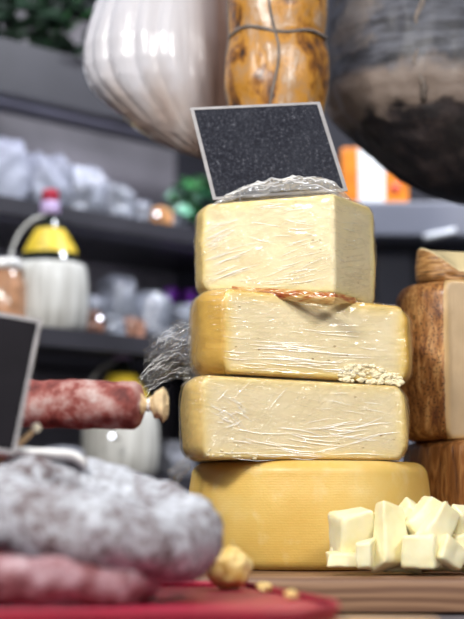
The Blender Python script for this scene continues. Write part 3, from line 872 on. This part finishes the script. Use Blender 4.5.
# amber hanging cheese / ham
t = NT('amber_mottled_rind')
f = t.noise(14, 5, .6, t.mapping((1.4, 1.4, .8)), .8); g = t.noise(34, 5, .6)
k = t.math('ADD', t.math('MULTIPLY', f, .65), t.math('MULTIPLY', g, .35))
col = t.ramp(k, [(.38, (.03, .018, .016)), (.44, (.24, .09, .014)), (.50, (.50, .23, .03)), (.56, (.40, .22, .09)), (.62, (.50, .36, .25))])
m_amber = t.fin(col, .35, t.bump(k, .004, .7), Coat_Weight=.2, Coat_Roughness=.25)
Ya = 2.10; ob = W(278, 150, Ya)
e = thing('hanging_sausage', ob, 'thick amber mottled hanging sausage tied with cords, behind the slate sign', 'sausage')
rows = [(-90, 250, 306), (-60, 234, 322), (-20, 229, 327), (20, 229, 326), (34, 230, 324), (40, 230, 323), (46, 229, 325), (60, 227, 328), (90, 226, 327), (120, 232, 322), (140, 248, 308), (148, 270, 288)]
def lumpy(a, u, d, c):
    p = c + d
    return 1 + .035 * fbm(p, 18, 6) + .018 * ridge(Vector((p.x, p.y, p.z * .4)), 30, 4, 2), 0
hang_loft('casing', rows, Ya, .95, 160, lumpy, m_amber, e, ob, 6)
m_c = simple('grey_twine', (.17, .14, .12), .7, 90, .35)
rad = W(327, 40, Ya).x - W(278, 40, Ya).x
for deg in (-96, -176, -8, 90):
    bm = bmesh.new(); ps = []
    for i in range(40):
        py = -89 + 236 * i / 39
        k_ = 1.0 if 30 > abs(py - 40) or 1 else 1
        j = max(r_ for r_ in range(len(rows)) if rows[r_][0] <= py); 
        j2 = min(j + 1, len(rows) - 1); f_ = (py - rows[j][0]) / max(1, rows[j2][0] - rows[j][0])
        xl = rows[j][1] + (rows[j2][1] - rows[j][1]) * f_; xr = rows[j][2] + (rows[j2][2] - rows[j][2]) * f_
        c = (W(xl, py, Ya) + W(xr, py, Ya)) / 2; rx = (W(xr, py, Ya).x - W(xl, py, Ya).x) / 2 + .001
        an = R_(deg + (6 if deg == -96 else 3) * math.sin(i * .3))
        ps.append(c + Vector((rx * math.cos(an), rx * .95 * math.sin(an), 0)) - ob)
    tube(bm, ps, .0022, 8); obj('twine', bm, m_c, e)
bm = bmesh.new()
cc = W(278, 41, Ya) - ob
tube(bm, [cc + Vector(((rad * .98) * math.cos(x), rad * .95 * math.sin(x), .006 * math.sin(2 * x + 1) + .003 * math.sin(5 * x))) for x in [2 * PI * k / 60 for k in range(61)]], .0028, 8)
obj('twine', bm, m_c, e)
bm = bmesh.new(); a = W(278, -90, Ya) - ob; b = Vector((a.x, 2.12 - Ya, RZ - ob.z))
tube(bm, [a.lerp(b, k / 6) for k in range(7)], .003, 8); obj('cord', bm, m_cord, e)

# dark ham at upper right
t = NT('dark_wrapped_ham')
zz = t.sep()[2]
f = t.noise(9, 5, .6, None, .5); g = t.noise(1, 4, .6, t.mapping((16, 16, 70))); w3 = t.noise(5, 3)
hz_ = t.math('ADD', zz, t.math('MULTIPLY', t.math('SUBTRACT', f, .5), .11))
up = t.mix(t.ramp(g, [(.38, 0.), (.62, 1.)]), (.014, .015, .022), (.085, .09, .115))
up = t.mix(t.ramp(f, [(.56, 0.), (.66, .8)]), up, (.17, .14, .12))
low = t.mix(t.ramp(t.noise(30, 4), [(.45, 0.), (.7, 1.)]), (.008, .006, .008), (.045, .032, .032))
def rng(a, b):
    k = t.n.new('ShaderNodeMapRange'); k.inputs[1].default_value = a; k.inputs[2].default_value = b; t.link(hz_, k.inputs[0]); return k.outputs[0]
Yh = 2.3; ob = W(462, 204, Yh)
zt_ = W(400, 128, Yh).z - ob.z; zu_ = W(400, 92, Yh).z - ob.z
col = t.mix(rng(zt_ - .006, zt_ + .006), low, (.20, .155, .13))
col = t.mix(rng(zu_ - .01, zu_ + .012), col, up)
m_ham = t.fin(col, .6, t.bump(g, .003, .6, t.bump(f, .008, .6)), Coat_Weight=.12, Coat_Roughness=.3)
e = thing('hanging_ham', ob, 'huge dark film-wrapped ham with a beige band, hanging at upper right', 'ham')
rows = [(-110, 420, 500), (-80, 372, 550), (-40, 345, 575), (0, 336, 585), (40, 331, 590), (80, 327, 592), (105, 328, 592), (120, 336, 588), (135, 352, 580), (150, 368, 568), (165, 385, 555), (180, 404, 540), (192, 425, 522), (200, 447, 500), (205, 466, 484)]
def hl(a, u, d, c):
    p = c + d
    return 1 + .03 * fbm(p, 10, 2) + .022 * ridge(Vector((p.x, p.y, p.z * .6)), 26, 4, 2), 0
hang_loft('wrapped_body', rows, Yh, .8, 160, hl, m_ham, e, ob, 5)
bm = bmesh.new(); ps = []
for i in range(30):
    py = -60 + 185 * i / 29
    j = max(r_ for r_ in range(len(rows)) if rows[r_][0] <= py); f_ = (py - rows[j][0]) / (rows[j + 1][0] - rows[j][0])
    xl = rows[j][1] + (rows[j + 1][1] - rows[j][1]) * f_; xr = rows[j][2] + (rows[j + 1][2] - rows[j][2]) * f_
    c = (W(xl, py, Yh) + W(xr, py, Yh)) / 2; rx = (W(xr, py, Yh).x - W(xl, py, Yh).x) / 2
    an = R_(-114 + 1.5 * math.sin(i)); ps.append(c + Vector((rx * math.cos(an), rx * .8 * math.sin(an), 0)) * 1.0 - ob)
tube(bm, ps, .005, 8, lambda q: .001 * nz(q, 90)); obj('seam', bm, m_c, e)
bm = bmesh.new(); a = W(460, -108, Yh) - ob; b = Vector((a.x, 2.12 - Yh, RZ - ob.z))
tube(bm, [a.lerp(b, k / 6) for k in range(7)], .004, 8); obj('cord', bm, m_cord, e)

# ------------------------------------------------------------ background shelving
P0 = Vector((-.37, 2.85, 0)); D = Vector((.72, .69, 0)).normalized(); N_ = Vector((-D.y, D.x, 0))   # along and away from viewer
if N_.y < 0: N_ = -N_
ang = math.atan2(D.y, D.x)
FZ = -.9
m_shelf = simple('dark_lacquer_shelf', (.035, .035, .045), .35, 12, .2)
m_back = simple('grey_back_panel', (.15, .14, .155), .6, 6, .25)
m_trim = simple('shelf_front_trim', (.035, .034, .044), .5, 12, .15)
sh = thing('shelving_unit', (P0.x, P0.y, FZ), 'dark grey shelving unit with bottles and packets, receding behind the counter', 'shelving')
Zs = [(.985, .105, 0), (.67, .03, 0), (.400, .03, -.15), (.13, .03, -.15), (-.25, .03, -.15)]
Lg, off = 1.24, -.55
for zt_, th, fx in Zs:
    bm = bmesh.new(); dp = .13 if zt_ > .9 else .36 - fx; box(bm, (off + Lg / 2, .01 + fx + dp / 2, zt_ - th / 2 - FZ), (Lg, dp, th)); s_ = obj('shelf', bm, m_shelf, sh, rot=(0, 0, ang), smooth=False)
    bm = bmesh.new(); box(bm, (off + Lg / 2, fx + .007, zt_ - th / 2 - FZ), (Lg, .008, th + .004)); obj('front_edge', bm, m_trim, s_, smooth=False)
bm = bmesh.new(); box(bm, (off + Lg / 2, .385, .95 ), (Lg, .02, 2.4)); obj('back_panel', bm, m_back, sh, rot=(0, 0, ang), smooth=False)
for x in (off, off + Lg):
    bm = bmesh.new(); box(bm, (x, .19, 1.1), (.03, .38, 2.2)); obj('side_panel', bm, m_shelf, sh, rot=(0, 0, ang), smooth=False)
def on_shelf(px, back, z):
    """spot on the shelf line seen at px, 'back' metres behind the front edge"""
    k = (px - 232) / FPX; Q = P0 + N_ * back
    tt = (k * Q.y - Q.x) / (D.x - k * D.y)
    p = Q + D * tt; return Vector((p.x, p.y, z))

# fiasco bottle
m_glass = simple('dark_bottle_glass', (.012, .016, .012), .08, 5, .1, Coat_Weight=.6)
t = NT('pale_straw_basket'); f = t.noise(1, 3, .5, t.mapping((70, 70, 5)))
m_straw = t.fin(t.ramp(f, [(.35, (.50, .49, .45)), (.65, (.80, .80, .76))]), .6, t.bump(f, .004, .8))
m_yel = simple('yellow_neck_label', (.72, .52, .04), .45, 40, .3)
m_lil = simple('lilac_seal', (.55, .42, .68), .35)
m_capr = simple('red_cap', (.42, .01, .04), .35)
def make_bottle(label):
    b = thing('straw_bottle', (0, 0, 0), label, 'bottle', 'straw-covered wine bottles')
    bm = bmesh.new(); lathe(bm, [(.02, .002), (.062, .004), (.070, .06), (.068, .11), (.056, .150), (.036, .185), (.020, .215), (.015, .235), (.015, .262)], 40)
    obj('glass_body', bm, m_glass, b)
    bm = bmesh.new(); lathe(bm, [(.02, .0), (.062, .0), (.072, .012), (.0755, .05), (.0755, .09), (.071, .125), (.066, .134), (.060, .132)], 120, lambda a, z: 1 + .012 * math.sin(a * 30))
    obj('straw_basket', bm, m_straw, b)
    bm = bmesh.new(); lathe(bm, [(.0555, .153), (.049, .168), (.037, .190), (.029, .203)], 40); bmesh.ops.delete(bm, geom=[f for f in bm.faces if len(f.verts) > 4], context='FACES')
    for v in bm.verts: v.co.x *= 1.03; v.co.y *= 1.03
    bmesh.ops.delete(bm, geom=[f for f in bm.faces if math.cos(math.atan2(f.calc_center_median().y, f.calc_center_median().x) + PI / 2 - .2) < .35], context='FACES')
    obj('neck_label', bm, m_yel, b)
    bm = bmesh.new(); lathe(bm, [(.0165, .232), (.0185, .236), (.019, .255), (.0165, .258)], 32); obj('seal', bm, m_lil, b)
    bm = bmesh.new(); lathe(bm, [(.015, .257), (.0165, .258), (.0165, .276), (.014, .281), (.003, .282)], 32); obj('cap', bm, m_capr, b)
    bm = bmesh.new(); tube(bm, [Vector((-.070 * math.cos(u * PI / 2) - .004, -.012, .128 + .10 * math.sin(u * PI / 2))) for u in [k / 16 for k in range(17)]], .0035, 8); obj('handle', bm, m_straw, b)
    return b
bt = make_bottle('straw-covered bottle with red cap and yellow label on the middle shelf at far left')
bt.location = on_shelf(47, -.065, .4005)
b2_ = bt.copy(); C.objects.link(b2_); b2_['label'] = 'straw-covered bottle on the lower shelf, half hidden behind the salami log'
for ch in bt.children:
    k = ch.copy(); C.objects.link(k); k.parent = b2_
b2_.location = on_shelf(121, -.065, .1305)

# packets on the shelves
m_pack = simple('crumpled_clear_packet', (.25, .27, .32), .25, 18, .6, .01, Coat_Weight=.5)
m_pack2 = simple('white_paper_packet', (.28, .30, .36), .5, 8, .3, .006)
m_pack3 = simple('brown_dried_goods_packet', (.30, .14, .09), .4, 30, .5, .008, Coat_Weight=.4)
m_pack4 = simple('orange_packet', (.70, .33, .12), .4, 30, .4, .008)
m_grey = simple('grey_carton', (.30, .31, .36), .5, 8, .2)
def packet(px, back, z, s, mat, label, seed, grp, cat='packet'):
    s = (s[0] * .88, s[1] * .88, s[2]); c = on_shelf(px, back, z); bm = bmesh.new(); bmesh.ops.create_cube(bm, size=1)
    bmesh.ops.subdivide_edges(bm, edges=bm.edges[:], cuts=9, use_grid_fill=True)
    for v in bm.verts:
        q = v.co * 2
        m = (abs(q.x) ** 3.5 + abs(q.y) ** 3.5 + abs(q.z) ** 3.5) ** (1 / 3.5)
        q = q / m * max(abs(q.x), abs(q.y), abs(q.z))
        q *= 1 + .24 * ridge(q, 1.1, seed, 3) - .12
        v.co = Vector((q.x * s[0] / 2, q.y * s[1] / 2, q.z * s[2] / 2))
    m = min(v.co.z for v in bm.verts)
    for v in bm.verts: v.co.z = max(v.co.z - m, .004) - .004
    o = obj('packet', bm, mat, None, c + Vector((0, 0, .0005)), (0, 0, ang + random.uniform(-.3, .3)))
    return tag(o, label, cat, grp)
G2 = 'packets on the upper shelf'; G3 = 'packets on the middle shelf'
packet(-12, .17, .67, (.13, .12, .135), m_pack2, 'large pale packet on the upper shelf, leftmost of the row', 41, G2)
packet(36, .17, .67, (.12, .12, .125), m_pack2, 'pale grey-blue packet on the upper shelf above the straw bottle', 42, G2)
packet(76, .15, .67, (.095, .11, .11), m_pack, 'crumpled pale packet on the upper shelf right of the bottle cap', 43, G2)
packet(107, .10, .67, (.075, .1, .075), m_pack, 'low crumpled clear packet in the middle of the upper shelf', 44, G2)
packet(137, .10, .67, (.075, .07, .055), m_pack, 'flat shiny clear packet on the upper shelf beside the orange one', 45, G2)
packet(161, .035, .67, (.045, .035, .04), m_pack4, 'small orange packet on the upper shelf among shiny clear packets', 46, G2)
packet(168, .12, .67, (.075, .08, .05), m_pack, 'clear packet on the upper shelf behind the small orange packet', 47, G2)
packet(88, .12, .400, (.065, .09, .10), m_pack, 'shiny clear packet on the middle shelf right of the straw bottle', 51, G3)
packet(116, .12, .400, (.07, .1, .14), m_pack, 'tall crumpled clear packet at the back of the middle shelf', 52, G3)
packet(148, .12, .400, (.085, .1, .12), m_pack, 'wide crumpled clear packet on the middle shelf left of the stack', 53, G3)
packet(182, .12, .400, (.085, .1, .105), m_pack, 'crumpled clear packet on the middle shelf just behind the film tail', 54, G3)
packet(86, -.06, .400, (.05, .06, .05), m_pack3, 'brown packet of dried goods next to the straw bottle', 55, G3)
packet(108, -.06, .400, (.05, .06, .045), m_pack, 'small clear packet between two brown packets on the middle shelf', 56, G3)
packet(130, -.06, .400, (.05, .06, .045), m_pack3, 'reddish brown packet on the middle shelf below the wide clear one', 57, G3)
packet(156, -.06, .400, (.06, .06, .035), m_pack, 'low clear packet at the front of the middle shelf', 58, G3)
packet(64, -.11, .13, (.07, .06, .05), m_grey, 'low grey packet on the lower shelf left of the second straw bottle', 61, 'packets on the lower shelf')
packet(170, .0, .13, (.09, .1, .07), m_grey, 'grey packet on the lower shelf right of the second straw bottle', 62, 'packets on the lower shelf')
# jar at far left
bm = bmesh.new(); lathe(bm, [(.02, 0), (.038, .002), (.042, .02), (.042, .085), (.034, .098), (.034, .112), (.03, .114)], 40)
j = obj('jar_body', bm, simple('amber_jar', (.42, .22, .12), .2, 40, .5, Coat_Weight=.6))
jr = thing('jar', on_shelf(2, -.06, .4005), 'brown preserve jar on the middle shelf, at the left edge beside the bottle', 'jar'); j.parent = jr
bm = bmesh.new(); lathe(bm, [(.034, .112), (.037, .113), (.037, .13), (.035, .132), (.01, .132)], 40); obj('lid', bm, m_steel, jr)
# purple capped bottles
m_pur = simple('purple_foil', (.28, .03, .55), .25, 20, .2)
def slim(px, back, z, label):
    b = thing('wine_bottle', on_shelf(px, back, z), label, 'bottle', 'purple-capped bottles')
    bm = bmesh.new(); lathe(bm, [(.01, 0), (.034, .001), (.036, .01), (.036, .10), (.028, .125), (.014, .145), (.013, .16)], 32); obj('glass_body', bm, m_glass, b)
    bm = bmesh.new(); lathe(bm, [(.0145, .145), (.0155, .150), (.0155, .175), (.014, .178), (.002, .178)], 24); obj('foil_cap', bm, m_pur, b)
slim(170, .24, .4005, 'dark bottle with purple foil cap behind the wide clear packet')
slim(190, .235, .4005, 'dark bottle with purple foil cap nearest the cheese stack')
# small glowing balls that stand in for bright glints on the shelves
m_glint = bpy.data.materials.new('glint_glow'); m_glint.use_nodes = True
bs = m_glint.node_tree.nodes['Principled BSDF']; bs.inputs['Emission Color'].default_value = (.85, .88, 1, 1); bs.inputs['Emission Strength'].default_value = 5
def add_glint(px, py, label, d=-.012, col=None):
    p = on_shelf(px, d, 0); p = W(px, py, p.y)
    bm = bmesh.new(); bmesh.ops.create_icosphere(bm, subdivisions=3, radius=.0042)
    e = thing('shelf_glint', p, label, 'light', 'small shelf glints')
    obj('glint_ball', bm, m_glint, e)
    bm = bmesh.new(); tube(bm, [Vector((0, .004, 0)), Vector((0, .014, -.002)), Vector((.01, .03, -.004))], .003, 8); obj('glint_stub', bm, m_trim, e)
add_glint(157, 214, 'glowing white ball standing in for a glint on the upper shelf edge')
add_glint(100, 318, 'glowing white ball standing in for a glint in front of clear packets on the middle shelf', -.13)
add_glint(112, 436, 'glowing white ball standing in for a glint before the lower straw bottle', -.16)
# plants
m_leaf = simple('fresh_green_leaf', (.03, .16, .04), .35, 30, .4); m_leaf2 = simple('pale_green_leaf', (.22, .55, .38), .3, 30, .3); m_leaf3 = simple('dark_green_leaf', (.012, .03, .016), .5, 20, .5)
def leafy(name, c, n, spread, mats, label, seed, size=.03, up=1):
    rnd = random.Random(seed); e = thing(name, c, label, 'plant')
    for mi, m in enumerate(mats):
        bm = bmesh.new()
        for i in range(n // len(mats)):
            o = Vector((rnd.gauss(0, spread[0]), rnd.gauss(0, spread[1]), rnd.uniform(-1, 1) * spread[2]))
            M = Matrix.Rotation(rnd.uniform(0, 6.28), 3, 'Z') @ Matrix.Rotation(rnd.uniform(-1.2, 1.2), 3, 'X')
            l = size * rnd.uniform(.7, 1.3); w = l * .35; rows_ = []
            for k in range(6):
                u = k / 5; ww = w * math.sin(PI * (u * .9 + .05)); zc = -.25 * l * u * u
                rows_.append([o + M @ Vector((l * u, s_ * ww, zc + abs(s_) * .15 * ww)) for s_ in (-1, -.3, .3, 1)])
            vs = [[bm.verts.new(p) for p in r_] for r_ in rows_]
            for a_, b_ in zip(vs, vs[1:]):
                for q in range(3): bm.faces.new((a_[q], a_[q + 1], b_[q + 1], b_[q]))
        obj('leaves', bm, m, e, flip=False)
    bm = bmesh.new()
    for i in range(6):
        x = rnd.gauss(0, spread[0] * .7); y = rnd.gauss(0, spread[1] * .7)
        tube(bm, [Vector((x * u, y * u, -spread[2] + 2 * spread[2] * u)) for u in (0, .25, .5, .75, 1)], .003, 6)
    obj('stems', bm, m_leaf, e)
p = on_shelf(188, .10, .67); p.z = .092 + .67
leafy('leafy_plant', p, 42, (.022, .02, .05), (m_leaf, m_leaf2, m_leaf3), 'bright green leafy plant on the upper shelf left of the slate sign', 5, .04)
p = on_shelf(34, .075, 1.075)
leafy('leafy_plant', p, 260, (.17, .03, .07), (m_leaf3, m_leaf3, m_leaf3), 'dark green foliage on the highest shelf at upper left', 9, .05)

# ------------------------------------------------------------ right-hand display case, carton
m_case = simple('case_dark_metal', (.075, .078, .095), .35, 6, .15)
m_casep = simple('case_grey_panel', (.20, .21, .26), .4, 6, .1)
cx0 = W(352, 240, 3.1).x
dc = thing('display_case', (cx0 + .5, 3.3, FZ), 'dark grey display case standing behind the right-hand cheeses', 'display case')
ztop = W(400, 203, 3.0).z; zbot = W(400, 238, 3.0).z
def cb(name, x0, x1, y0, y1, z0, z1, m):
    bm = bmesh.new(); box(bm, ((x0 + x1) / 2 - dc.location.x, (y0 + y1) / 2 - 3.3, (z0 + z1) / 2 - FZ), (x1 - x0, y1 - y0, z1 - z0), bev=.006); return obj(name, bm, m, dc, smooth=False)
cb('top_slab', cx0 - .1, cx0 + 1.2, 2.98, 3.5, zbot, ztop, m_casep)
cb('case_body', cx0 - .05, cx0 + 1.2, 3.1, 3.5, FZ + .001, zbot, m_case)
xa = W(377, 270, 3.08).x; xb = W(412, 270, 3.08).x
dr = cb('door_panel', xa, xb, 3.085, 3.1, FZ + .1, W(400, 250, 3.08).z, m_casep)
cb('door_panel', xb + .06, xb + .4, 3.085, 3.1, FZ + .1, W(400, 250, 3.08).z, m_casep)
# pale slanted bar at the front of the slab
a = W(424, 238, 2.96); b = W(456, 231, 2.96)
bm = bmesh.new(); tube(bm, [a.lerp(b, k / 4) - dc.location for k in range(5)], .008, 12); obj('pale_bar', bm, simple('pale_bar_white', (.75, .77, .82), .3), dc)
# carton
m_ow = simple('white_carton', (.92, .93, .94), .4, 10, .03); m_oo = simple('orange_carton', (.80, .24, .02), .35, 20, .25); m_or = simple('red_seal', (.85, .12, .08), .25)
e = thing('food_carton', (W(375, 203, 3.06).x, 3.1, ztop), 'orange carton with white front panel on the case behind the slate sign', 'carton')
w0 = W(342, 180, 3.06).x - e.location.x; w1 = W(408, 180, 3.06).x - e.location.x; hC = W(370, 148, 3.06).z - ztop
bm = bmesh.new(); box(bm, ((w0 + w1) / 2, .0, hC / 2 + .0006), (w1 - w0, .08, hC), bev=.003); obj('box', bm, m_oo, e, smooth=False)
xw0 = W(359, 180, 3.05).x - e.location.x; xw1 = W(385, 180, 3.05).x - e.location.x
bm = bmesh.new(); box(bm, ((xw0 + xw1) / 2, -.042, hC / 2), (xw1 - xw0, .004, hC * .96)); obj('white_panel', bm, m_ow, e, smooth=False)
q = W(396, 187, 3.05)
bm = bmesh.new(); lathe(bm, [(.002, 0), (.011, .0), (.011, .003), (.002, .003)], 24); obj('round_seal', bm, m_or, e, Vector((q.x - e.location.x, -.041, q.z - ztop)), (PI / 2, 0, 0))

# ------------------------------------------------------------ room
m_wall = simple('dim_wall_paint', (.10, .10, .125), .7, 3, .1)
m_floor = simple('dark_floor', (.07, .065, .07), .5, 6, .2)
bm = bmesh.new(); box(bm, (0, 5.2, .9), (7, .1, 3.6)); o = obj('wall_back', bm, m_wall, smooth=False); o['kind'] = 'structure'
bm = bmesh.new(); box(bm, (0, 1.9, FZ - .05), (7, 6.6, .1)); o = obj('floor', bm, m_floor, smooth=False); o['kind'] = 'structure'
# counter legs
for sx in (-.9, 1.1):
    pass
bm = bmesh.new(); box(bm, (0, 0, (TZ - .04 + FZ) / 2 - TZ), (1.9, 1.1, TZ - .041 - FZ)); 
for v in bm.verts: v.co += Vector((.15, 1.68, TZ))
cbod = obj('counter_body', bm, m_shelf, counter, smooth=False)

# ------------------------------------------------------------ light
def area(name, loc, tgt, size, power, col):
    l = bpy.data.lights.new(name, 'AREA'); l.shape = 'RECTANGLE'; l.size, l.size_y = size; l.energy = power; l.color = col
    o = bpy.data.objects.new(name, l); C.objects.link(o); o.location = loc
    d = Vector(tgt) - Vector(loc); o.rotation_euler = d.to_track_quat('-Z', 'Y').to_euler()
    return o
area('stall_lamp', (-.75, .55, 1.35), (.08, 1.85, .25), (.5, .25), 34, (1, .97, .92))
area('stall_lamp', (.9, .5, 1.2), (.1, 1.9, .25), (.35, .25), 17, (1, .96, .9))
area('market_daylight', (0, -1.2, 1.6), (.0, 2, .3), (2.2, 1.0), 20, (.92, .95, 1))
area('shelf_fill', (-.55, 2.3, 1.7), (-.4, 3.0, .5), (.6, .2), 9, (.85, .9, 1))
area('shelf_fill', (.6, 2.5, 1.6), (.5, 3.1, .6), (.4, .2), 26, (.9, .93, 1))  # unseen light added to brighten the white carton
for zz_, pw in ((.872, 1.6), (.636, .7), (.366, .25)):
    q = P0 + D * .05 + N_ * .05
    area('shelf_strip_fill', (q.x, q.y, zz_), (q.x + N_.x * .33, q.y + N_.y * .33, zz_ - .16), (1.0, .02), pw, (.86, .86, 1))  # unseen strips added under the shelves to brighten the back panel
wd = bpy.data.worlds.new('world'); S.world = wd; wd.use_nodes = True
bg = wd.node_tree.nodes['Background']; bg.inputs[0].default_value = (.62, .66, .80, 1); bg.inputs[1].default_value = .16
S.view_settings.view_transform = 'Standard'; S.view_settings.look = 'None'; S.view_settings.exposure = 0; S.view_settings.gamma = 1
S.view_settings.use_curve_mapping = False
